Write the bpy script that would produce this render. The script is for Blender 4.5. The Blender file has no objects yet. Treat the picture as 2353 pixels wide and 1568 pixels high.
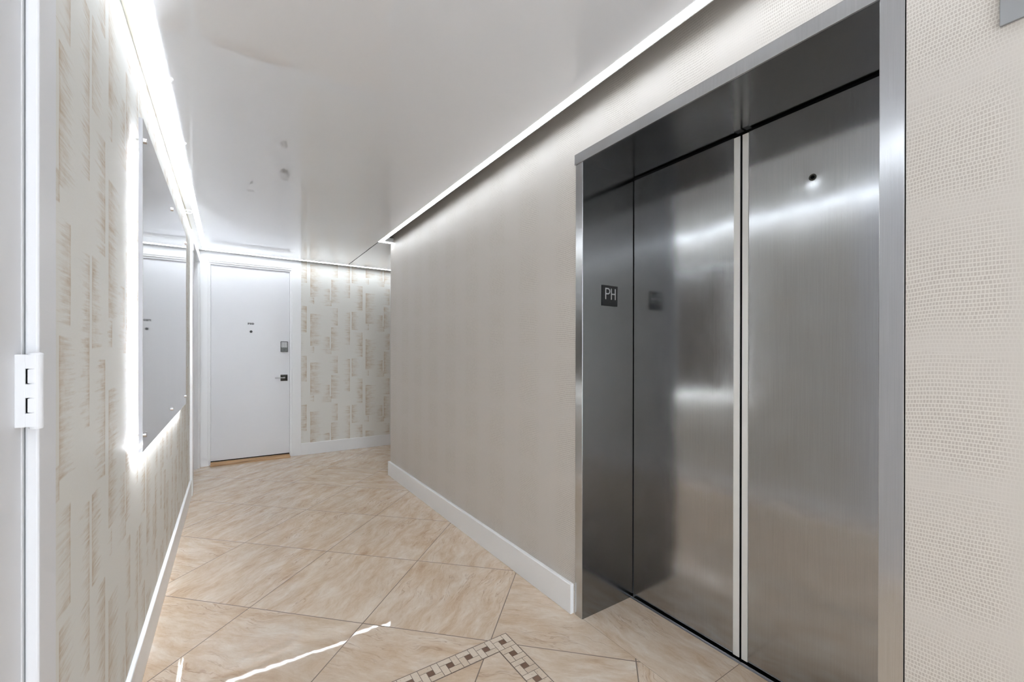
import bpy, bmesh, math, random
from mathutils import Vector, Matrix

random.seed(7)
SC = bpy.context.scene
COL = SC.collection

# ------------------------------------------------------------------ key dimensions (metres)
EYE = 1.22
XL = -0.287          # left wall plane
XR = 1.352           # right (lift) wall plane
YE = 5.690           # end wall plane
YC = 4.2537          # outer corner where the right wall ends
YB = -2.6            # corridor left open here behind the viewer for the added fill light
XP = 3.0             # end of the side passage
ZC = 2.3314          # underside of the dropped ceiling
ZT = 2.50            # slab above it
XD = 1.6975          # lift door plane
YJ0, YJ1 = 0.3776, 1.4479   # lift opening
ZH = 2.1077          # lift opening head

# ------------------------------------------------------------------ object helpers
def link(name, bm, mats, parent=None, smooth=False, bevel=0.0, seg=2):
    me = bpy.data.meshes.new(name)
    bmesh.ops.recalc_face_normals(bm, faces=bm.faces[:])
    bm.to_mesh(me); bm.free()
    if not isinstance(mats, (list, tuple)): mats = [mats]
    for m in mats: me.materials.append(m)
    o = bpy.data.objects.new(name, me); COL.objects.link(o)
    if parent is not None: o.parent = parent
    if smooth:
        for p in me.polygons: p.use_smooth = True
    if bevel > 0:
        b = o.modifiers.new('edge', 'BEVEL'); b.width = bevel; b.segments = seg
        b.limit_method = 'ANGLE'; b.angle_limit = math.radians(40)
    return o

def empty(name, loc):
    o = bpy.data.objects.new(name, None); COL.objects.link(o)
    o.location = loc; o.empty_display_size = 0.05
    return o

def tag(o, label=None, cat=None, group=None, kind=None):
    if label: o['label'] = label
    if cat: o['category'] = cat
    if group: o['group'] = group
    if kind: o['kind'] = kind
    elif cat: o['kind'] = 'thing'
    return o

def struct(o, label, cat): return tag(o, label, cat, kind='structure')

class MB:
    """collects boxes, prisms, tubes in one bmesh; origin shifts world coords to the parent's frame"""
    def __init__(self, org=(0, 0, 0)):
        self.bm = bmesh.new(); self.o = Vector(org)
    def box(self, x0, x1, y0, y1, z0, z1, mi=0):
        v = [self.bm.verts.new(Vector(p) - self.o) for p in
             ((x0,y0,z0),(x1,y0,z0),(x1,y1,z0),(x0,y1,z0),(x0,y0,z1),(x1,y0,z1),(x1,y1,z1),(x0,y1,z1))]
        for q in ((0,3,2,1),(4,5,6,7),(0,1,5,4),(1,2,6,5),(2,3,7,6),(3,0,4,7)):
            f = self.bm.faces.new([v[i] for i in q]); f.material_index = mi
        return self
    def poly(self, pts, mi=0):
        f = self.bm.faces.new([self.bm.verts.new(Vector(p) - self.o) for p in pts]); f.material_index = mi
        return self
    def prism(self, prof, axis, a0, a1, mi=0):
        """prof: 2D points in the two other axes (in order), extruded along axis"""
        def P(p, a):
            return {'x': (a, p[0], p[1]), 'y': (p[0], a, p[1]), 'z': (p[0], p[1], a)}[axis]
        A = [self.bm.verts.new(Vector(P(p, a0)) - self.o) for p in prof]
        B = [self.bm.verts.new(Vector(P(p, a1)) - self.o) for p in prof]
        n = len(prof)
        fs = [self.bm.faces.new(A), self.bm.faces.new(B)]
        for i in range(n): fs.append(self.bm.faces.new([A[i], A[(i+1) % n], B[(i+1) % n], B[i]]))
        for f in fs: f.material_index = mi
        return self
    def cyl(self, c, axis, r0, r1, a0, a1, n=28, mi=0):
        pr = lambda r: [(c[0] + r*math.cos(2*math.pi*i/n), c[1] + r*math.sin(2*math.pi*i/n)) for i in range(n)]
        def P(p, a):
            return {'x': (a, p[0], p[1]), 'y': (p[0], a, p[1]), 'z': (p[0], p[1], a)}[axis]
        A = [self.bm.verts.new(Vector(P(p, a0)) - self.o) for p in pr(r0)]
        B = [self.bm.verts.new(Vector(P(p, a1)) - self.o) for p in pr(r1)]
        fs = [self.bm.faces.new(A), self.bm.faces.new(B)]
        for i in range(n): fs.append(self.bm.faces.new([A[i], A[(i+1) % n], B[(i+1) % n], B[i]]))
        for f in fs: f.material_index = mi
        return self
    def lathe(self, c, axis, prof, n=32, mi=0):
        """prof: (radius, along) list around an axis through c"""
        rings = []
        for r, a in prof:
            ring = []
            for i in range(n):
                p = (c[0] + max(r, 1e-5)*math.cos(2*math.pi*i/n), c[1] + max(r, 1e-5)*math.sin(2*math.pi*i/n))
                q = {'x': (a, p[0], p[1]), 'y': (p[0], a, p[1]), 'z': (p[0], p[1], a)}[axis]
                ring.append(self.bm.verts.new(Vector(q) - self.o))
            rings.append(ring)
        for a, b in zip(rings, rings[1:]):
            for i in range(n):
                f = self.bm.faces.new([a[i], a[(i+1) % n], b[(i+1) % n], b[i]]); f.material_index = mi
        for ring in (rings[0], rings[-1]):
            f = self.bm.faces.new(ring); f.material_index = mi
        return self
    def tube(self, pts, r, n=10, closed=False, squash=None, mi=0):
        pts = [Vector(p) for p in pts]; m = len(pts); rings = []
        for i, p in enumerate(pts):
            a = pts[(i-1) % m] if (closed or i > 0) else p
            b = pts[(i+1) % m] if (closed or i < m-1) else p
            t = (b - a).normalized()
            up = Vector((0, 1, 0)) if abs(t.y) < 0.9 else Vector((1, 0, 0))
            u = t.cross(up).normalized(); w = t.cross(u).normalized()
            ring = []
            for k in range(n):
                d = r*(u*math.cos(2*math.pi*k/n) + w*math.sin(2*math.pi*k/n))
                if squash: d = Vector((d.x*squash[0], d.y*squash[1], d.z*squash[2]))
                ring.append(self.bm.verts.new(p + d - self.o))
            rings.append(ring)
        seq = list(zip(rings, rings[1:])) + ([(rings[-1], rings[0])] if closed else [])
        for a, b in seq:
            for k in range(n):
                f = self.bm.faces.new([a[k], a[(k+1) % n], b[(k+1) % n], b[k]]); f.material_index = mi
        if not closed:
            self.bm.faces.new(rings[0]); self.bm.faces.new(rings[-1])
        return self
    def ball(self, c, r, sq=(1, 1, 1), mi=0):
        res = bmesh.ops.create_uvsphere(self.bm, u_segments=14, v_segments=8, radius=r)
        for v in res['verts']:
            v.co = Vector((v.co.x*sq[0], v.co.y*sq[1], v.co.z*sq[2])) + Vector(c) - self.o
        for v in res['verts']:
            for f in v.link_faces: f.material_index = mi
        return self
    def done(self, name, mats, parent=None, **k): return link(name, self.bm, mats, parent, **k)

# ------------------------------------------------------------------ shader expression helpers
class G:
    def __init__(self, name):
        self.m = bpy.data.materials.new(name); self.m.use_nodes = True
        self.t = self.m.node_tree; self.t.nodes.clear()
        self.out = self.t.nodes.new('ShaderNodeOutputMaterial')
    def n(self, ty, **k):
        x = self.t.nodes.new(ty)
        for a, b in k.items(): setattr(x, a, b)
        return x
    def put(self, sock, v):
        if isinstance(v, X): v = v.s
        if isinstance(v, bpy.types.NodeSocket): self.t.links.new(v, sock)
        elif isinstance(v, (int, float)) and sock.type == 'RGBA': sock.default_value = (v, v, v, 1)
        elif isinstance(v, (tuple, list)) and sock.type == 'RGBA' and len(v) == 3: sock.default_value = (*v, 1)
        else: sock.default_value = v
    def op(self, o, *a):
        x = self.n('ShaderNodeMath', operation=o)
        for i, v in enumerate(a): self.put(x.inputs[i], v)
        return X(self, x.outputs[0])
    def pos(self):
        g = self.n('ShaderNodeNewGeometry'); s = self.n('ShaderNodeSeparateXYZ')
        self.t.links.new(g.outputs['Position'], s.inputs[0])
        return [X(self, s.outputs[i]) for i in range(3)]
    def vec(self, x, y, z=0.0):
        c = self.n('ShaderNodeCombineXYZ')
        for i, v in enumerate((x, y, z)): self.put(c.inputs[i], v)
        return c.outputs[0]
    def noise(self, v, scale=1.0, detail=2.0, rough=0.5, dist=0.0, color=False):
        x = self.n('ShaderNodeTexNoise'); self.put(x.inputs['Vector'], v)
        x.inputs['Scale'].default_value = scale; x.inputs['Detail'].default_value = detail
        x.inputs['Roughness'].default_value = rough; x.inputs['Distortion'].default_value = dist
        return x.outputs['Color'] if color else X(self, x.outputs['Fac'])
    def white(self, v):
        x = self.n('ShaderNodeTexWhiteNoise', noise_dimensions='3D'); self.put(x.inputs['Vector'], v)
        s = self.n('ShaderNodeSeparateColor'); self.t.links.new(x.outputs['Color'], s.inputs[0])
        return [X(self, s.outputs[i]) for i in range(3)]
    def sstep(self, v, a, b, c=0.0, d=1.0):
        x = self.n('ShaderNodeMapRange', interpolation_type='SMOOTHSTEP')
        for i, q in enumerate((v, a, b, c, d)): self.put(x.inputs[i], q)
        return X(self, x.outputs[0])
    def lin(self, v, a, b, c=0.0, d=1.0):
        x = self.n('ShaderNodeMapRange', interpolation_type='LINEAR')
        for i, q in enumerate((v, a, b, c, d)): self.put(x.inputs[i], q)
        return X(self, x.outputs[0])
    def mix(self, f, a, b):
        x = self.n('ShaderNodeMix', data_type='RGBA'); self.put(x.inputs[0], f)
        self.put(x.inputs[6], a); self.put(x.inputs[7], b)
        return x.outputs[2]
    def ramp(self, f, stops):
        x = self.n('ShaderNodeValToRGB'); e = x.color_ramp.elements
        while len(e) < len(stops): e.new(0.5)
        for el, (p, c) in zip(e, stops): el.position = p; el.color = (*c, 1)
        self.put(x.inputs[0], f); return x.outputs[0]
    def bump(self, h, strength=1.0, dist=0.001, normal=None):
        x = self.n('ShaderNodeBump'); x.inputs['Strength'].default_value = strength
        x.inputs['Distance'].default_value = dist; self.put(x.inputs['Height'], h)
        if normal is not None: self.put(x.inputs['Normal'], normal)
        return x.outputs[0]
    def bsdf(self, color, rough=0.5, metal=0.0, spec=0.5, **k):
        b = self.n('ShaderNodeBsdfPrincipled')
        self.put(b.inputs['Base Color'], color); self.put(b.inputs['Roughness'], rough)
        self.put(b.inputs['Metallic'], metal); self.put(b.inputs['Specular IOR Level'], spec)
        for a, v in k.items(): self.put(b.inputs[a.replace('_', ' ')], v)
        self.t.links.new(b.outputs[0], self.out.inputs[0]); self.b = b
        return self.m

class X:
    def __init__(self, g, s): self.g, self.s = g, s
    def __add__(self, o): return self.g.op('ADD', self, o)
    __radd__ = __add__
    def __sub__(self, o): return self.g.op('SUBTRACT', self, o)
    def __rsub__(self, o): return self.g.op('SUBTRACT', o, self)
    def __mul__(self, o): return self.g.op('MULTIPLY', self, o)
    __rmul__ = __mul__
    def __truediv__(self, o): return self.g.op('DIVIDE', self, o)
    def fl(self): return self.g.op('FLOOR', self)
    def fr(self): return self.g.op('FRACT', self)
    def abs(self): return self.g.op('ABSOLUTE', self)
    def mod(self, o): return self.g.op('FLOORED_MODULO', self, o)
    def mx(self, o): return self.g.op('MAXIMUM', self, o)
    def mn(self, o): return self.g.op('MINIMUM', self, o)
    def gt(self, o): return self.g.op('GREATER_THAN', self, o)
    def lt(self, o): return self.g.op('LESS_THAN', self, o)
    def pw(self, o): return self.g.op('POWER', self, o)
    def sin(self): return self.g.op('SINE', self)
    def clamp(self): return self.mx(0.0).mn(1.0)

def lin(r, g=None, b=None):
    if g is None: g = b = r
    f = lambda c: ((c/255+0.055)/1.055)**2.4 if c/255 > 0.04045 else c/255/12.92
    return (f(r), f(g), f(b))

# ------------------------------------------------------------------ materials
def plain(name, col, rough=0.5, metal=0.0, spec=0.5, grain=0.0, gscale=300):
    g = G(name)
    if grain:
        x, y, z = g.pos(); h = g.noise(g.vec(x, y, z), gscale, 2)
        return g.bsdf(col, rough, metal, spec, Normal=g.bump(h, 0.25, grain))
    return g.bsdf(col, rough, metal, spec)

WHITE = plain('white_paint', lin(236, 236, 239), 0.42, grain=0.0004, gscale=160)
WHITE2 = plain('white_trim_paint', lin(245, 245, 246), 0.35)
WHITEP = plain('white_plastic', lin(222, 222, 222), 0.4)
BLACK = plain('black_gap', lin(12, 12, 13), 0.8, spec=0.1)
SIGNBLK = plain('black_sign_plastic', lin(22, 22, 22), 0.45)
LETTERG = plain('silver_letter', lin(178, 178, 178), 0.35, metal=0.3)
LETTERK = plain('black_letter', lin(16, 16, 18), 0.5)
CHROME = plain('chrome', (0.75, 0.75, 0.76), 0.12, metal=1.0)
GUNMETAL = plain('dark_nickel', (0.075, 0.075, 0.07), 0.32, metal=0.8)
KEYPADW = plain('pale_keypad', lin(200, 200, 202), 0.35)
SILL = plain('aluminium_sill', (0.30, 0.31, 0.34), 0.3, metal=1.0)
SILLLIP = plain('bright_sill_lip', (0.8, 0.8, 0.82), 0.25, metal=1.0)
EDGEAL = plain('satin_aluminium', lin(246, 246, 244), 0.4)
CAVITY = plain('ceiling_cavity_board', lin(150, 148, 145), 0.9)

def emit(name, col, s):
    g = G(name); e = g.n('ShaderNodeEmission')
    e.inputs[0].default_value = (*col, 1); e.inputs[1].default_value = s
    g.t.links.new(e.outputs[0], g.out.inputs[0]); return g.m
LED = emit('led_diffuser', (0.87, 0.935, 1.0), 7.4)
LEDP = emit('led_tape', (0.88, 0.94, 1.0), 110.0)

def mat_ceiling():
    g = G('gloss_stretch_film'); x, y, z = g.pos()
    h = g.noise(g.vec(x, y, 0.0), 1.3, 1)
    return g.bsdf(lin(243, 245, 250), 0.02, 0.0, 1.0, Normal=g.bump(h, 0.15, 0.002), Coat_Weight=1.0, Coat_Roughness=0.01, Coat_IOR=1.6)
CEIL = mat_ceiling()

def mat_paper(name, along, off):
    """dry brushed block wallpaper, half-drop repeat 0.66 x 0.60"""
    g = G(name); x, y, z = g.pos()
    a = (x if along == 'x' else y) - off
    wob = g.noise(g.vec(a*9.0, z*9.0, 3.1), 1.0, 3) - 0.5
    streak = g.noise(g.vec(a*7.0, z*130.0, 0.7), 1.0, 4, 0.7) - 0.5
    streak2 = g.noise(g.vec(a*34.0, z*420.0, 5.7), 1.0, 3, 0.6) - 0.5
    blot = g.noise(g.vec(a*14.0, z*20.0, 9.0), 1.0, 3, 0.6)
    ax = a + wob*0.010
    cell = (ax/0.66).fl()
    fx = ax - cell*0.66
    fz = (z - 1.22 - cell*0.30 + wob*0.016 + streak*0.006).mod(0.60)
    # x0, x1, z0, z1, crisp side, strength
    S = [(.018, .165, .100, .500, 'L', 1.0), (.015, .062, .015, .095, 'R', .8), (.150, .240, .075, .220, 'R', .85),
         (.125, .262, .000, .075, 'R', .75), (.245, .335, .360, .580, 'R', .85), (.257, .360, .040, .340, 'L', .95),
         (.412, .483, .120, .543, 'R', .9), (.504, .600, .313, .550, 'L', .95), (.535, .640, .000, .287, 'R', 1.0),
         (.535, .640, .565, .600, 'R', 1.0)]
    tot = None; rim = None
    for x0, x1, z0, z1, side, st in S:
        d = (fx - x0) if side == 'L' else (x1 - fx)
        w = x1 - x0
        inz = g.sstep(fz, z0, z0 + .006)*g.sstep(fz, z1 - .006, z1, 1.0, 0.0)
        fade = (g.lin(d + streak*(0.22 + 0.7*w) + streak2*0.08, -0.01, w*0.78, 1.0, 0.0)).clamp().pw(0.85)*g.sstep(d, 0.0, .004)
        m = inz*fade*st
        edge = g.sstep(d, .004, .012, 1.0, 0.0)*g.sstep(d, 0.0, .003)
        ez = g.sstep(fz, z0 + .004, z0 + .011, 1.0, 0.0) + g.sstep(fz, z1 - .010, z1 - .004)
        r = inz*(edge + ez*fade*0.7)*st*0.45
        tot = m if tot is None else tot.mx(m)
        rim = r if rim is None else rim.mx(r)
    t = (tot*(blot*2.3 - 0.50) + rim*(blot*1.6) + streak2*1.6*tot).clamp()*0.85
    base = g.mix(g.noise(g.vec(a*60.0, z*500.0, 1.0), 1.0, 2), lin(231, 229, 223), lin(238, 236, 231))
    tan = g.mix(blot, lin(211, 195, 173), lin(188, 163, 134))
    colr = g.mix(t, base, tan)
    weave = g.noise(g.vec(x, y, z), 700.0, 1)
    return g.bsdf(colr, 0.6, 0.0, 0.3, Normal=g.bump(weave, 0.2, 0.0005))
PAPER_L = mat_paper('brushed_block_paper_side', 'y', 0.30)
PAPER_E = mat_paper('brushed_block_paper_end', 'x', 0.80)

def mat_lizard():
    g = G('lizard_skin_paper'); x, y, z = g.pos()
    n1 = g.noise(g.vec(y*5.0, z*5.0, 0.0), 1.0, 1) - 0.5
    n2 = g.noise(g.vec(y*5.0, z*5.0, 7.0), 1.0, 1) - 0.5
    band = ((y - 0.250)*(2*math.pi/0.3256))
    bandv = g.op('COSINE', band)*0.5 + 0.5               # 1 in the middle of a scaly band
    ph = ((z - 0.30)/0.305 + n1*0.35)
    zone = ph.fr()
    zv = g.sstep(zone, 0.0, 0.30)*g.sstep(zone, 0.62, 1.0, 1.0, 0.35)
    ys = y + n1*0.02
    rows = z + n2*0.03 + (zone - 0.5)*0.006 + g.op('SINE', band*0.5)*0.004
    rh = 0.0094
    r = rows/rh
    ri = r.fl(); rf = (r.fr() - 0.5).abs()*2.0
    jit = g.white(g.vec(ri, 1.0, 2.0))[0]
    c = (ys + jit*0.005 + (g.noise(g.vec(y*60.0, z*60.0, 2.0), 1.0, 1) - 0.5)*0.003)/0.0056
    cf = (c.fr() - 0.5).abs()*2.0
    rnd = g.white(g.vec(ri, c.fl(), 0.0))
    line = g.sstep(rf, 0.58, 0.92).mx(g.sstep(cf, 0.50, 0.90)*0.8)
    amp = (g.sstep(bandv, 0.18, 0.75)*0.85 + 0.15)*(zv*0.8 + 0.2)
    fine = g.noise(g.vec(x, y, z), 520.0, 2) - 0.5
    cellc = g.mix(rnd[0], lin(177, 167, 159), lin(191, 182, 174))
    basec = g.mix(amp, lin(205, 198, 192), g.mix(line, cellc, lin(222, 217, 210)))
    basec = g.mix(0.5 + fine*0.7, basec, g.mix(0.5, basec, lin(211, 206, 199)))
    return g.bsdf(basec, 0.5, 0.0, 0.35, Normal=g.bump(fine, 0.25, 0.0006))
PAPER_R = mat_lizard()

U0, W0, TP = 2.478, 0.630, 0.8443      # diagonal grid phases and pitch (x+y and y-x)
def marble(g, u, w, ids, warm=1.0):
    """streaky cream marble: streak direction and offset vary per tile"""
    r = g.white(g.vec(ids[0], ids[1], 3.0))
    flip = r[0].gt(0.55)
    uu = u*(1.0 - flip) + w*flip + r[1]*17.0
    ww = w*(1.0 - flip) + u*flip + r[2]*13.0
    warp = g.noise(g.vec(uu*1.6, ww*2.4, r[1]*9.0), 1.0, 3, 0.55) - 0.5
    warp2 = g.noise(g.vec(uu*5.0, ww*9.0, 4.0), 1.0, 3, 0.6) - 0.5
    v = ww + warp*0.26 + warp2*0.06
    s1 = g.noise(g.vec(uu*4.2, v*12.0, 1.0), 1.0, 8, 0.70)
    s2 = g.noise(g.vec(uu*10.0, v*62.0, 2.0), 1.0, 6, 0.74)
    s3 = g.noise(g.vec(uu*2.0, v*15.0, 6.0), 1.0, 4, 0.6)
    c = g.ramp(s1, [(0.27, lin(192, 160, 132)), (0.42, lin(213, 188, 162)), (0.55, lin(224, 205, 185)), (0.70, lin(235, 223, 210))])
    c = g.mix(g.sstep(s2, 0.50, 0.78)*0.5, c, lin(186, 154, 124))
    vein = g.sstep((s3 - 0.5).abs(), 0.0, 0.016, 1.0, 0.0)*g.sstep(g.noise(g.vec(uu*3.0, ww*3.0, 8.0), 1.0, 2), 0.46, 0.62)
    c = g.mix(vein*0.5, c, lin(160, 122, 94))
    pale = g.sstep((s2 - 0.42).abs(), 0.0, 0.03, 1.0, 0.0)*g.sstep(s1, 0.4, 0.7)
    c = g.mix(pale*0.45, c, lin(236, 228, 218))
    sp = g.noise(g.vec(u, w, 0.0), 260.0, 2)
    c = g.mix(g.sstep(sp, 0.60, 0.75)*0.20, c, lin(170, 140, 115))
    cl = g.noise(g.vec(u*2.2, w*2.2, 5.0), 1.0, 2)
    c = g.mix(g.sstep(cl, 0.35, 0.7)*0.25, c, lin(206, 190, 172))
    return c, r

def gloss_normal(g, r, x, y, tilt=0.007, wav=0.008):
    geo = g.n('ShaderNodeNewGeometry')
    n1 = g.noise(g.vec(x, y, 0.0), 5.0, 2) - 0.5
    n2 = g.noise(g.vec(x, y, 11.0), 5.0, 2) - 0.5
    f1 = g.noise(g.vec(x, y, 21.0), 40.0, 2) - 0.5
    f2 = g.noise(g.vec(x, y, 31.0), 40.0, 2) - 0.5
    v = g.vec((r[1] - 0.5)*tilt + n1*wav + f1*wav*0.6, (r[2] - 0.5)*tilt + n2*wav + f2*wav*0.6, 0.0)
    a = g.n('ShaderNodeVectorMath', operation='ADD')
    g.t.links.new(geo.outputs['Normal'], a.inputs[0]); g.put(a.inputs[1], v)
    nn = g.n('ShaderNodeVectorMath', operation='NORMALIZE'); g.t.links.new(a.outputs[0], nn.inputs[0])
    return nn.outputs[0]

def mat_floor():
    g = G('polished_diagonal_marble'); x, y, z = g.pos()
    u = (x + y - U0)/TP; w = (y - x - W0)/TP
    iu, iw = u.fl(), w.fl()
    c, r = marble(g, u*TP*0.7, w*TP*0.7, (iu, iw))
    fu = 0.5 - (u.fr() - 0.5).abs(); fw = 0.5 - (w.fr() - 0.5).abs()
    d = fu.mn(fw)*TP*0.7071                      # distance to the nearest joint
    j = g.sstep(d, 0.0015, 0.0029, 1.0, 0.0)
    c = g.mix(j, c, g.mix(g.noise(g.vec(x, y, 0.0), 3.0, 1), lin(88, 72, 60), lin(150, 132, 118)))
    return g.bsdf(c, 0.022 + j*0.5, 0.0, 0.5, Normal=gloss_normal(g, r, x, y))
FLOOR = mat_floor()

def mat_floor_recess():
    g = G('polished_recess_marble'); x, y, z = g.pos()
    iy = ((y - 0.8975)/0.61).fl()
    c, r = marble(g, y*1.0 + 3.3, x*1.0 + 1.0, (iy, iy*0.0 + 5.0))
    dy = (((y - 0.8975)/0.61 + 0.5).fr() - 0.5).abs()*0.61
    d = dy.mn((x - 1.3575).abs())
    j = g.sstep(d, 0.0008, 0.0018, 1.0, 0.0)
    c = g.mix(j, c, lin(128, 108, 92))
    return g.bsdf(c, 0.022 + j*0.5, 0.0, 0.5, Normal=gloss_normal(g, r, x, y))
FLOOR_R = mat_floor_recess()

def mat_mosaic(name, c0, c1, spot):
    g = G(name); x, y, z = g.pos()
    n = g.noise(g.vec(x, y, 0.0), 90.0, 4, 0.6)
    oi = g.n('ShaderNodeAttribute', attribute_name='tone')
    n2 = g.noise(g.vec(x, y, 4.0), 30.0, 2)
    c = g.mix(X(g, oi.outputs['Fac'])*0.75 + n2*0.25, c0, c1)
    c = g.mix(g.sstep(n, 0.55, 0.72)*0.6, c, spot)
    return g.bsdf(c, 0.3, 0.0, 0.4)
MOS_L = mat_mosaic('mosaic_cream_stone', lin(226, 212, 196), lin(212, 192, 170), lin(188, 156, 128))
MOS_D = mat_mosaic('mosaic_brown_stone', lin(112, 84, 68), lin(140, 110, 92), lin(84, 58, 46))
MOS_G = plain('mosaic_joint', lin(128, 112, 100), 0.7)

def mat_steel(name, base, rough, aniso, dent=False, warp=0.004):
    g = G(name); x, y, z = g.pos()
    br = g.noise(g.vec(x*520.0, y*520.0, z*5.0), 1.0, 3) - 0.5
    big = g.noise(g.vec(x*1.5, y*3.0, z*1.6), 1.0, 2, 0.4)
    mid = g.noise(g.vec(x*6.0, y*7.0, z*7.0), 1.0, 2, 0.5)
    smudge = g.noise(g.vec(x*5.0, y*9.0, z*4.0), 1.0, 4, 0.6)
    h = big*1.0 + mid*0.10
    if dent:
        dy = (y - 0.657); dz = (z - 1.842)
        r2 = (dy*dy + dz*dz)/(0.030*0.030)
        h = h + g.op('EXPONENT', r2*(-1.0))*0.32
    nrm = g.bump(h, 1.0, warp)
    c = g.mix(br*0.5 + 0.5, tuple(b*0.76 for b in base), tuple(b*1.22 for b in base))
    rr = g.lin(smudge, 0.3, 0.7, rough*0.85, rough*1.2) + br*0.03
    m = g.bsdf(c, rr, 1.0, 0.5, Normal=nrm)
    g.b.inputs['Anisotropic'].default_value = aniso
    tn = g.n('ShaderNodeTangent', direction_type='RADIAL', axis='Z')
    g.t.links.new(tn.outputs[0], g.b.inputs['Tangent'])
    return m
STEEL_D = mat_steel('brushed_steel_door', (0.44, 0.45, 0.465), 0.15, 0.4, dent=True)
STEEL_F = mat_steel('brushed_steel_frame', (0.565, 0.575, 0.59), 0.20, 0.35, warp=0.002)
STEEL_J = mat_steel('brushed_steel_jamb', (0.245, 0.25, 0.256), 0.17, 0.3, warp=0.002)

def mat_mirror():
    g = G('silvered_panel_face'); x, y, z = g.pos()
    s = g.noise(g.vec(y*4.0, z*1.2, 0.0), 1.0, 3, 0.5)
    c = g.mix(s, (0.50, 0.498, 0.495), (0.60, 0.595, 0.59))
    return g.bsdf(c, 0.03, 1.0, 0.5)
MIRROR = mat_mirror()
def mat_acrylic():
    g = G('acrylic_edge')
    return g.bsdf(lin(222, 222, 228), 0.25, 0.0, 0.5, Transmission_Weight=0.15)
ACRYL = mat_acrylic()

def mat_wood():
    g = G('oak_threshold'); x, y, z = g.pos()
    s = g.noise(g.vec(x*3.0, y*60.0, z*60.0), 1.0, 4, 0.6)
    c = g.ramp(s, [(0.3, lin(150, 112, 74)), (0.5, lin(190, 150, 108)), (0.7, lin(214, 180, 140))])
    return g.bsdf(c, 0.4)
WOOD = mat_wood()

# ------------------------------------------------------------------ room shell
fl = MB()
fl.box(-0.60, 1.3575, YB, YE + 0.30, -0.06, 0.0, 0)
fl.box(1.3575, XP, YC - 0.12, YE + 0.30, -0.06, 0.0, 0)
fl.box(1.3575, 1.675, YJ0 - 0.06, YJ1 + 0.06, -0.06, 0.0, 1)
floor = struct(fl.done('floor', [FLOOR, FLOOR_R]), 'polished cream marble floor tiles laid diagonally', 'floor')

# mosaic border: pinwheel modules inlaid in the floor
def mosaic():
    bm = bmesh.new(); tone = bm.faces.layers.float.new('tone')
    def rect(x0, x1, y0, y1, z, mi, t):
        f = bm.faces.new([bm.verts.new((a, b, z)) for a, b in ((x0, y0), (x1, y0), (x1, y1), (x0, y1))])
        f.material_index = mi; f[tone] = t
    M = 0.0810; s = M/3; gq = 0.0011
    X1, Y1 = 1.0042, 1.5600
    mods = [(X1 - M*(i+1), Y1 - M) for i in range(12)] + [(X1 - M, Y1 - M*(j+1)) for j in range(1, 14)]
    mods += [(X1 - M*12, Y1 - M*(j+1)) for j in range(1, 14)]
    for a, b in mods:
        for (x0, x1, y0, y1, d) in ((0, 2, 2, 3, 0), (2, 3, 1, 3, 0), (1, 3, 0, 1, 0), (0, 1, 0, 2, 0), (1, 2, 1, 2, 1)):
            rect(a + x0*s + gq, a + x1*s - gq, b + y0*s + gq, b + y1*s - gq, 0.0009, 1 if d else 0, random.random())
    e = 0.0032
    Yl = Y1 - M*14
    for (x0, x1, y0, y1) in ((X1 - M*12 - e, X1 + e, Y1 - M - e, Y1 + e), (X1 - M - e, X1 + e, Yl, Y1 - M - e),
                             (X1 - M*12 - e, X1 - M*11 + e, Yl, Y1 - M - e)):
        rect(x0, x1, y0, y1, 0.0004, 2, 0.5)
    me = bpy.data.meshes.new('mosaic_border'); bm.to_mesh(me); bm.free()
    for m in (MOS_L, MOS_D, MOS_G): me.materials.append(m)
    o = bpy.data.objects.new('mosaic_border', me); COL.objects.link(o); o.parent = floor
    tag(o, 'cream and brown pinwheel mosaic border inlaid in the floor')
mosaic()

# left wall, with the openings of the two side doors
D1a, D1b, D1z = 0.20, 1.0457, 2.20
D2a, D2b, D2z = 4.640, 5.600, 2.205
w = MB()
w.box(XL - .12, XL, YB, D1a, 0, ZT).box(XL - .12, XL, D1a, D1b + .02, D1z, ZT).box(XL - .12, XL, D1b + .02, D2a, 0, ZT)
w.box(XL - .12, XL, D2a, D2b, D2z, ZT).box(XL - .12, XL, D2b, YE + .1, 0, ZT)
struct(w.done('wall_left', PAPER_L), 'left wall papered in brushed beige blocks', 'wall')
# right wall around the lift
w = MB()
w.box(XR, XR + .10, YB, 0.3272, 0, ZT).box(XR, XR + .10, 1.4970, YC, 0, ZT).box(XR, XR + .10, 0.3272, 1.4970, 2.1570, ZT)
struct(w.done('wall_right', PAPER_R), 'right wall papered in pale lizard skin texture', 'wall')
w = MB()
w.box(XL - .12, -0.19, YE, YE + .1, 2.24, ZT).box(-0.19, .61, YE, YE + .1, 2.25, ZT).box(.61, XP, YE, YE + .1, 0, ZT)
w.box(XL - .12, -0.19, YE, YE + .1, 0, 2.24)
struct(w.done('wall_end', PAPER_E), 'end wall papered in brushed beige blocks beside the white door', 'wall')
w = MB(); w.box(XR + .10, XP, YC - .1, YC, 0, ZT)
struct(w.done('wall_passage', PAPER_R), 'side passage wall round the corner from the lift wall', 'wall')
w = MB(); w.box(XP, XP + .1, YC - .1, YE + .1, 0, ZT)
struct(w.done('wall_far', PAPER_E), 'far wall of the side passage', 'wall')

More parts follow.
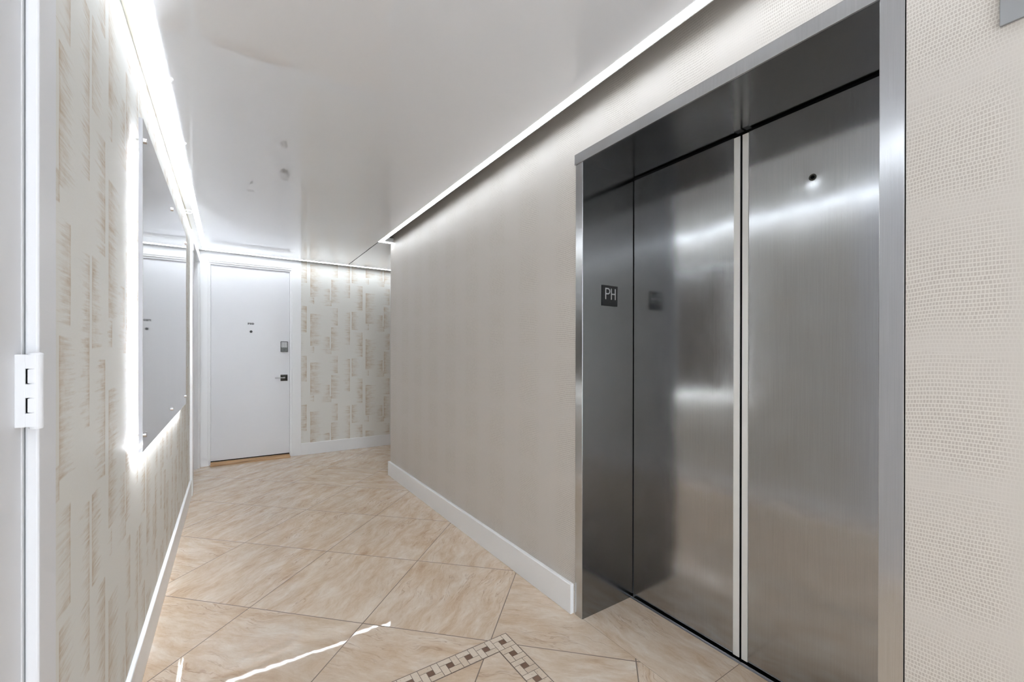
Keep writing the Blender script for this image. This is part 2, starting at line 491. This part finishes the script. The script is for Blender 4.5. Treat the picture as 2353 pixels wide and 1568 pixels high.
# ceiling: glossy dropped film panels, slab above
c = MB()
c.box(-0.2054, 1.2182, YB, 5.530, ZC, ZC + .04)
ceil = struct(c.done('ceiling', CEIL), 'glossy white stretch film ceiling', 'ceiling')
c = MB(); c.box(1.2265, XP, 4.2243, 5.530, ZC, ZC + .04)
struct(c.done('ceiling_passage', CEIL), 'glossy white stretch film ceiling of the side passage', 'ceiling')
c = MB(); c.box(1.2182, 1.2262, 4.2243, 5.530, ZC + .0015, ZC + .035)
tag(c.done('seam', BLACK, ceil), 'dark seam line between two ceiling panels')
c = MB(); c.box(XL - .12, XP + .1, YB - .1, YE + .1, ZT, ZT + .08)
struct(c.done('ceiling_slab', CAVITY), 'slab above the dropped ceiling', 'ceiling')

# perimeter light strips
GRP = 'light strips round the edge of the ceiling'
def strip(label, dif, fl_boxes):
    t = empty('light_strip', (0, 0, ZC)); tag(t, label, 'light strip', GRP)
    d = MB((0, 0, ZC)); d.box(*dif, ZC - .0012, ZC + .006); d.done('diffuser', LED, t)
    f = MB((0, 0, ZC))
    for b in fl_boxes: f.box(*b)
    f.done('channel', WHITEP, t)
strip('long white light strip along the ceiling edge over the backlit wall panel', (-0.2420, -0.2054, YB, 5.530),
      [(-0.2800, -0.2420, YB, 5.530, ZC, ZC + .040), (-0.2420, -0.2054, YB, 5.530, ZC + .006, ZC + .040)])
strip('long white light strip along the ceiling edge above the lift', (1.2182, 1.2553, YB, 4.2243),
      [(1.2553, 1.2615, YB, 4.165, ZC, ZC + .040), (1.2182, 1.2553, YB, 4.2243, ZC + .006, ZC + .040)])
strip('thin white light strip crossing above the white end door', (-0.2420, XP, 5.530, 5.5786),
      [(-0.2800, XP, 5.5786, 5.605, ZC, ZC + .040), (-0.2800, -0.2420, 5.530, 5.5786, ZC, ZC + .040), (-0.2420, XP, 5.530, 5.5786, ZC + .006, ZC + .040)])
strip('short white light strip returning to the wall at the corridor corner', (1.2553, XR, 4.175, 4.2243),
      [(1.2553, XR, 4.175, 4.2243, ZC + .006, ZC + .040), (1.2615, XR, 4.165, 4.175, ZC, ZC + .040)])

b = MB(); b.box(XL, -.2797, YB, 5.5786, ZC + .003, ZC + .020)  # added strip, its pale colour stands in for light on the wall gap
struct(b.done('lit_gap_fill_1', plain('lit_gap_cream', lin(214, 211, 198), 0.6)), 'added cream strip coloured as the lit gap between left wall and light strip', 'lit_gap_fill')

# baseboards
def base(name, prof, axis, a0, a1, label):
    b = MB(); b.prism(prof, axis, a0, a1)
    struct(b.done(name, WHITE2, bevel=0.002), label, 'baseboard')
base('baseboard_left', [(XL, 0), (XL, .139), (XL + .0135, .139), (XL + .0154, .136), (XL + .0154, 0)], 'y', 1.1327, 4.550,
     'white baseboard along the left wall')
base('baseboard_right', [(XR, 0), (XR, .139), (XR - .018, .139), (XR - .020, .136), (XR - .020, 0)], 'y', 1.5060, YC,
     'white baseboard along the lift wall')
base('baseboard_right', [(XR, 0), (XR, .139), (XR - .018, .139), (XR - .020, .136), (XR - .020, 0)], 'y', YB, .3250,
     'white baseboard right of the lift')
base('baseboard_left', [(XL, 0), (XL, .139), (XL + .0135, .139), (XL + .0154, .136), (XL + .0154, 0)], 'y', YB, .113,
     'white baseboard before the near left door')
base('baseboard_passage', [(YC, 0), (YC, .139), (YC + .018, .139), (YC + .020, .136), (YC + .020, 0)], 'x', XR - .020, XP,
     'white baseboard of the side passage')
base('baseboard_end', [(YE, 0), (YE, .142), (YE - .0135, .142), (YE - .0155, .139), (YE - .0155, 0)], 'x', .7155, XP,
     'white baseboard along the end wall')

# ------------------------------------------------------------------ door at the end of the corridor
d3 = empty('door_3', (0.2, 5.72, 0)); struct(d3, 'white flush apartment door at the corridor end, lettered PH-D', 'door')
O = (0.2, 5.72, 0)
m = MB(O); m.box(-0.1756, .5945, 5.720, 5.765, .039, 2.2045); m.done('door_leaf', WHITE, d3, bevel=.0015)
m = MB(O)
m.box(-0.2865, -0.2003, 5.6745, YE, 0, 2.241).box(.621, .7155, 5.6745, YE, 0, 2.241).box(-0.2865, .7155, 5.6745, YE, 2.241, 2.42)
m.done('casing', WHITE2, d3, bevel=.0015)
m = MB(O)
for (a, b, y0) in ((-0.2003, -0.1890, 5.684), (-0.1890, -0.1768, 5.700)):
    m.box(a, b, y0, 5.80, 0, 2.241)
for (a, b, y0) in ((.6090, .6210, 5.684), (.5957, .6090, 5.700)):
    m.box(a, b, y0, 5.80, 0, 2.241)
m.box(-0.1890, .6090, 5.684, 5.80, 2.2250, 2.241).box(-0.1768, .5957, 5.700, 5.80, 2.2060, 2.2250)
m.box(-0.1768, .5957, 5.766, 5.80, 0, 2.206)
m.done('frame', WHITE2, d3)
m = MB(O); m.box(-0.1768, .5957, 5.722, 5.760, .020, .0385); m.done('bottom_gap', BLACK, d3)
m = MB(O); m.prism([(5.615, 0), (5.615, .006), (5.640, .016), (5.665, .018), (5.672, .026), (5.765, .031), (5.765, 0)], 'x', -0.1766, .5955)
m.done('threshold', WOOD, d3, bevel=.001)
def bowl(mb, x0, xw, z0, z1, th, y0, y1):
    c = (z0 + z1)/2; ro = (z1 - z0)/2; n = 14
    A = [(x0 + xw*math.cos(t), c + ro*math.sin(t)) for t in [-math.pi/2 + math.pi*i/n for i in range(n + 1)]]
    B = [(x0 + (xw - th)*math.cos(t), c + (ro - th*.35)*math.sin(t)) for t in [-math.pi/2 + math.pi*i/n for i in range(n + 1)]]
    for i in range(n):
        mb.prism([A[i], A[i+1], B[i+1], B[i]], 'y', y0, y1)
m = MB(O); y0, y1 = 5.7172, 5.7204; zb, zt = 1.5582, 1.5802
m.box(.1705, .1775, y0, y1, zb, zt); bowl(m, .1775, .0098, zb + .0085, zt, .0058, y0, y1)
m.box(.1900, .1962, y0, y1, zb, zt).box(.2005, .2067, y0, y1, zb, zt).box(.1962, .2005, y0, y1, zb + .0098, zb + .0122)
m.box(.2082, .2120, y0, y1, zb + .0095, zb + .0125)
m.box(.2133, .2200, y0, y1, zb, zt); bowl(m, .2200, .0118, zb, zt, .0065, y0, y1)
o = m.done('lettering', LETTERK, d3)
tag(o, 'small black letters PH-D')
m = MB(O); m.lathe((.2024, 1.4796), 'y', [(.0135, 5.7205), (.0135, 5.714), (.0105, 5.712), (.0060, 5.712)], 28)
pe = m.done('peephole', LETTERK, d3, smooth=False)
m = MB(O); m.cyl((.2024, 1.4796), 'y', .0055, .0045, 5.7125, 5.7105, 20); m.done('lens', GUNMETAL, pe)
# keypad deadbolt
m = MB(O); m.box(.4998, .5756, 5.692, 5.7205, 1.2481, 1.3717); kb = m.done('keypad_lock', GUNMETAL, d3, bevel=.004)
m = MB(O); m.box(.5062, .5672, 5.689, 5.693, 1.3010, 1.3640); m.done('keypad', KEYPADW, kb, bevel=.001)
m = MB(O)
for i in range(3):
    for j in range(4):
        cx = .5175 + i*.0192; cz = 1.3120 + j*.0145
        m.box(cx - .0034, cx + .0034, 5.6880, 5.6895, cz - .0022, cz + .0022)
m.done('keys', GUNMETAL, kb)
m = MB(O); m.lathe((.5364, 1.2740), 'y', [(.0100, 5.692), (.0100, 5.6875), (.0070, 5.6860)], 24); kn = m.done('lock_cylinder', GUNMETAL, kb)
m = MB(O); m.box(.5354, .5374, 5.6850, 5.6862, 1.2690, 1.2790); m.done('keyhole', BLACK, kn)
# lever handle on a square faceted rose
m = MB(O)
cx, cz, hw = .5368, .9392, .0368
A = [(cx - hw, 5.7205, cz - hw), (cx + hw, 5.7205, cz - hw), (cx + hw, 5.7205, cz + hw), (cx - hw, 5.7205, cz + hw)]
Bq = [(p[0], 5.7135, p[2]) for p in A]
ap = [(cx - .010, 5.7040, cz - .010), (cx + .010, 5.7040, cz - .010), (cx + .010, 5.7040, cz + .010), (cx - .010, 5.7040, cz + .010)]
for i in range(4):
    m.poly([A[i], A[(i+1) % 4], Bq[(i+1) % 4], Bq[i]]).poly([Bq[i], Bq[(i+1) % 4], ap[(i+1) % 4], ap[i]])
m.poly(ap)
ro = m.done('door_handle', GUNMETAL, d3)
m = MB(O); m.cyl((cx, cz + .004), 'y', .0095, .0095, 5.7045, 5.668, 20)
m.box(.4390, cx + .0095, 5.660, 5.672, cz - .0015, cz + .0085)
m.done('lever', plain('nickel', (0.20, 0.197, 0.19), 0.3, metal=1.0), ro, bevel=.0015)

# ------------------------------------------------------------------ side door at the far end of the left wall
d2 = empty('door_2', (XL, 5.1, 0)); struct(d2, 'white side door in the left wall beside the end door, seen edge-on', 'door')
O = (XL, 5.1, 0); XF = -0.2670
m = MB(O)
m.box(XL, XF, 4.5500, 4.6740, 0, 2.2920).box(XL, XF, 4.6740, 5.6600, 2.2050, 2.2920).box(XL, XF + .001, 5.600, 5.6742, 0, 2.2050)
m.done('casing', WHITE2, d2, bevel=.002)
m = MB(O)
m.box(-.405, XL, 4.6400, 4.6560, 0, D2z).box(-.405, XL, 5.5850, 5.600, 0, D2z).box(-.405, XL, 4.656, 5.585, 2.190, D2z)
m.box(-.372, -.360, 5.573, 5.585, 0, 2.190)
m.done('frame', WHITE2, d2)
m = MB(O); m.box(-.405, -.372, 4.660, 5.581, .012, 2.187); m.done('door_leaf', WHITE, d2)

# ------------------------------------------------------------------ near door on the left with its painted hinge
d1 = empty('door_1', (XL, .62, 0)); struct(d1, 'white painted door close at the left, seen edge-on with a hinge', 'door')
O = (XL, .62, 0)
m = MB(O)
m.box(XL, -.2700, 1.0457, 1.1327, 0, 2.29).box(XL, -.2700, .113, .200, 0, 2.29).box(XL, -.2700, .200, 1.0457, 2.20, 2.29)
m.done('casing', WHITE, d1, bevel=.004, seg=3)
m = MB(O); m.box(-.405, -.2885, 1.0400, 1.0640, 0, 2.20).box(-.405, -.2885, .2, .212, 0, 2.20).box(-.405, -.2885, .212, 1.04, 2.19, 2.20)
m.done('frame', WHITE2, d1)
m = MB(O); m.box(-.330, -.2890, .214, 1.0397, .010, 2.188); m.done('door_leaf', WHITE, d1, bevel=.002)
# five-knuckle butt hinge
hx, hy, hr, z0, z1 = -.2677, 1.0240, .0090, 1.0995, 1.2190
m = MB(O); m.box(-.2895, -.2772, 1.0130, 1.0260, z0, z1)
hg = m.done('hinge', WHITE, d1, bevel=.0015, seg=2)
k = (z1 - z0)/5
for i in range(5):
    a0, a1 = z0 + i*k + .0007, z0 + (i+1)*k - .0007
    prof = [(hx + hr*math.cos(t), hy - .0020 + hr*math.sin(t)) for t in [math.pi*.5 - math.pi*j/10 for j in range(11)]]
    xl = -.2776 if i % 2 == 0 else -.2748
    prof = [(xl, hy + hr - .002)] + prof + [(hx - .003, 1.0128), (xl, 1.0128)]
    m = MB(O); m.prism(prof, 'z', a0, a1); m.done('knuckle', WHITE, hg, bevel=.0006)
m = MB(O); m.lathe((hx + .0005, hy - .002), 'z', [(.0082, z0 - .003), (.0088, z0), (.0088, z1), (.0080, z1 + .0022), (.0050, z1 + .0032)], 24)
m.done('pin', WHITE, hg)
for zc in (z0 + 1.5*k, z0 + 3.5*k):
    m = MB(O); m.box(-.2774, -.2746, 1.0150, 1.0220, zc - k*.49, zc + k*.49); m.done('slot', BLACK, hg)

# ------------------------------------------------------------------ backlit mirror panel on stand-offs
PX = -0.2552; PB = -0.2672; PY0, PY1, PZ0, PZ1 = 1.9650, 3.7250, 0.8735, 2.0500
O = (XL, 2.85, 1.46)
pn = empty('mirror_panel', O); tag(pn, 'large mirrored wall panel on chrome stand-offs, glowing white round its edges', 'wall panel')
m = MB(O); m.box(PB, PX - .0008, PY0, PY1, PZ0, PZ1); m.done('acrylic_sheet', ACRYL, pn)
m = MB(O); m.box(PX - .0008, PX, PY0 + .001, PY1 - .001, PZ0 + .001, PZ1 - .001); m.done('mirror_face', MIRROR, pn)
for by in (2.006, 2.868, 3.690):
    for bz in (.930, 1.985):
        m = MB(O); m.cyl((by, bz), 'x', .0065, .0065, PX - .002, XL - .001, 20)
        so = m.done('stand_off', CHROME, pn)
        m = MB(O); m.lathe((by, bz), 'x', [(.0092, PX - .001), (.0092, PX + .0055), (.0080, PX + .0065)], 28)
        m.done('cap', CHROME, so)
i0 = .034
m = MB(O)
for (a, b, cc, d) in ((PY0 + i0, PY0 + i0 + .010, PZ0 + .045, PZ1 - .080), (PY1 - i0 - .010, PY1 - i0, PZ0 + .045, PZ1 - .080),
                      (PY0 + i0 + .03, PY1 - i0 - .03, PZ1 - .085, PZ1 - .075)):
    m.box(XL, XL + .006, a, b, cc, d)
m.box(PB - .005, PB, PY0 + .020, PY1 - .020, PZ0 + .010, PZ0 + .020)
m.done('backlight_tape', LEDP, pn)

# ------------------------------------------------------------------ small ring bracket high on the left wall
O = (XL, 3.91, 2.257)
br = empty('ring_mount', O); tag(br, 'tiny white ring bracket high on the left wall, just under the ceiling light strip', 'bracket')
m = MB(O); m.box(XL, XL + .005, 3.895, 3.925, 2.2230, 2.2930); m.done('back_plate', WHITEP, br, bevel=.0015)
pts = [(-0.2545 + .0225*math.cos(a), 3.91, 2.2640 + .0125*math.sin(a)) for a in [2*math.pi*i/28 for i in range(28)]]
m = MB(O); m.tube(pts, .0042, closed=True); m.tube([(XL + .003, 3.91, 2.264), (-.274, 3.91, 2.264)], .006)
m.done('ring', WHITEP, br, smooth=True)

# ------------------------------------------------------------------ lift entrance
O = (1.52, .9128, 0)
fr = empty('elevator', O); tag(fr, 'brushed steel lift entrance with two closed sliding doors in a recessed frame', 'elevator')
XF = 1.350
m = MB(O); m.box(XF, XF + .0036, YJ1, 1.4950, 0, ZH); m.done('side_casing', STEEL_F, fr, bevel=.0012)
m = MB(O); m.box(XF, XF + .0036, .3293, YJ0, 0, ZH); m.done('side_casing', STEEL_F, fr, bevel=.0012)
m = MB(O); m.box(XF - .004, XF + .0036, .3270, 1.4995, ZH, 2.1556); m.done('header_casing', STEEL_F, fr, bevel=.0012)
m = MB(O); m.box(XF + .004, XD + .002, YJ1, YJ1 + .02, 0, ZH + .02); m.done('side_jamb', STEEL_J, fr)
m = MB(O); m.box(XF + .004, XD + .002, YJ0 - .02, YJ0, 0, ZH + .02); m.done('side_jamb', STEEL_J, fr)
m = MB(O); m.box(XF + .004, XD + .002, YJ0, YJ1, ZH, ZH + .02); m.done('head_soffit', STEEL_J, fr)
m = MB(O)
m.box(XF + .006, XF + .09, 1.4690, 1.4968, 0, 2.1560)
m.done('joint', BLACK, fr)
m = MB(O); m.box(XF + .006, XF + .09, .3274, .3560, 0, 2.1560)
m.done('joint', BLACK, fr)
m = MB(); m.box(XD + .060, XD + .10, YJ0 - .3, YJ1 + .3, -.05, 2.45)
struct(m.done('elevator_shaft', BLACK), 'dark shaft behind the lift doors', 'shaft')
# doors
ZB, ZD = .0115, 2.0970
def lift_door(y0, y1, s0, s1):
    m = MB(O); m.box(XD, XD + .030, y0, y1, ZB, ZD); t = m.done('door', STEEL_D, fr)
    m = MB(O); m.box(XD - .003, XD + .028, s0, s1, ZB - .001, ZD - .003)
    m.done('edge_strip', EDGEAL, t, bevel=.0008)
    return t
t = lift_door(.9348, 1.4435, .9095, .9345)
m = MB(O); m.box(XD - .0005, XD + .026, .9008, .9092, ZB, ZD - .004); m.done('gap_shade', BLACK, t)  # black strip set in to paint the shaded gap between the leaves
t = lift_door(.3820, .8765, .8768, .9005)
tag(t, 'door leaf with a small round keyhole')
m = MB(O); m.lathe((.657, 1.842), 'x', [(.0115, XD + .001), (.0115, XD - .002), (.0095, XD - .0032), (.0072, XD - .0018)], 32)
m.cyl((.657, 1.842), 'x', .0062, .0062, XD - .0019, XD - .0028, 24, 1)
m.done('keyhole_cover', [GUNMETAL, BLACK], t)
# sill
m = MB(O); m.box(1.675, 1.6845, YJ0, YJ1, -.05, .0012); si = m.done('sill', SILL, fr)
m = MB(O); m.box(1.6840, 1.6862, YJ0, YJ1, -.02, .0040); m.done('groove_lip', SILLLIP, si)
m = MB(O); m.box(1.6862, 1.757, YJ0, YJ1, -.05, -.006); m.done('groove', BLACK, si)
# PH sign
O = (1.5256, YJ1, 1.5035)
sg = empty('floor_sign', O); tag(sg, 'small black plate with raised silver letters PH on the lift jamb', 'sign')
m = MB(O); m.box(1.4730, 1.5783, YJ1 - .0035, YJ1 - .0001, 1.4545, 1.5527); m.done('plate', SIGNBLK, sg, bevel=.0012)
yy = YJ1 - .0040; r = .0031; sq = (1, .55, 1)
m = MB(O)
xs, xb, zt, zb, zm = 1.4958, 1.5235, 1.5375, 1.4885, 1.5125
bowl = [(xs, yy, zt)] + [(xb - .0125 + .0125*math.cos(a), yy, (zt + zm)/2 + (zt - zm)/2*math.sin(a)) for a in [math.pi/2 - math.pi*i/14 for i in range(15)]] + [(xs, yy, zm)]
m.tube([(xs, yy, zb), (xs, yy, zt)], r, squash=sq); m.tube(bowl, r, squash=sq)
for p in ((xs, yy, zb), (xs, yy, zt)): m.ball(p, r, sq)
h0, h1 = 1.5345, 1.5610
for hxx in (h0, h1):
    m.tube([(hxx, yy, zb), (hxx, yy, zt - .001)], r, squash=sq)
    for zz in (zb, zt - .001): m.ball((hxx, yy, zz), r, sq)
m.tube([(h0, yy, zm), (h1, yy, zm)], r, squash=sq)
m.done('lettering', LETTERG, sg, smooth=True)
m = MB(O)
for q in ((1.5235, 1.4745), (1.5290, 1.4745)): m.ball((q[0], YJ1 - .0036, q[1]), .0016)
m.done('braille', SIGNBLK, sg, smooth=True)
# indicator plate right of the lift
m = MB(); m.prism([(.030, 1.9105), (.1772, 1.9105), (.1780, 1.9120), (.1780, 2.060), (.030, 2.060)], 'x', XR, XR - .0065)
o = m.done('indicator_plate', plain('grey_steel_plate', (0.40, 0.41, 0.42), 0.32, metal=0.9), bevel=.001)
tag(o, 'grey steel plate on the wall right of the lift, near the ceiling', 'wall plate')

# ------------------------------------------------------------------ camera
F = 976.07; CY = 816.49; YAW = .5862; ROLL = .0016; PITCH = -.0013
def cam_to_world(x2, d2, y3):
    cr, sr = math.cos(ROLL), math.sin(ROLL); x = x2*cr - y3*sr; y2 = x2*sr + y3*cr
    cp, sp = math.cos(PITCH), math.sin(PITCH); d = d2*cp - y2*sp; y = d2*sp + y2*cp
    cc, s = math.cos(YAW), math.sin(YAW)
    return Vector((x*cc + d*s, -x*s + d*cc, y))
# the corridor axis is +Y; the optical axis is turned by YAW from it towards +X
R, Fw, Up = cam_to_world(1, 0, 0), cam_to_world(0, 1, 0), cam_to_world(0, 0, 1)
M = Matrix(((R.x, Up.x, -Fw.x, 0), (R.y, Up.y, -Fw.y, 0), (R.z, Up.z, -Fw.z, EYE), (0, 0, 0, 1)))
cd = bpy.data.cameras.new('camera'); cam = bpy.data.objects.new('camera', cd); COL.objects.link(cam)
cam.matrix_world = M
cd.sensor_width = 36; cd.sensor_fit = 'HORIZONTAL'; cd.lens = F/2353*36
cd.shift_y = (CY - 784)/2353; cd.clip_start = 0.02
SC.camera = cam

wd = bpy.data.worlds.new('world'); SC.world = wd; wd.use_nodes = True
wd.node_tree.nodes['Background'].inputs[0].default_value = (0.84, 0.925, 1.0, 1)
wd.node_tree.nodes['Background'].inputs[1].default_value = 3.0  # even white fill, added to brighten the corridor through its open end
# portals only guide sampling of the world fill light added behind the viewer
def portal(loc, rot, sx, sy):
    ld = bpy.data.lights.new('opening', 'AREA'); ld.shape = 'RECTANGLE'; ld.size = sx; ld.size_y = sy
    ld.cycles.is_portal = True
    o = bpy.data.objects.new('opening', ld); COL.objects.link(o); o.location = loc; o.rotation_euler = rot
portal((.53, YB, 1.22), (math.pi/2, 0, math.pi), 1.70, 2.6)


SC.view_settings.view_transform = 'Standard'; SC.view_settings.look = 'None'
SC.view_settings.gamma = 1; SC.view_settings.use_curve_mapping = False
SC.view_settings.exposure = 0.96
SC.cycles.adaptive_threshold = 0.16
SC.cycles.max_bounces = 8; SC.cycles.diffuse_bounces = 4; SC.cycles.glossy_bounces = 4; SC.cycles.transmission_bounces = 2
SC.cycles.use_denoising = True
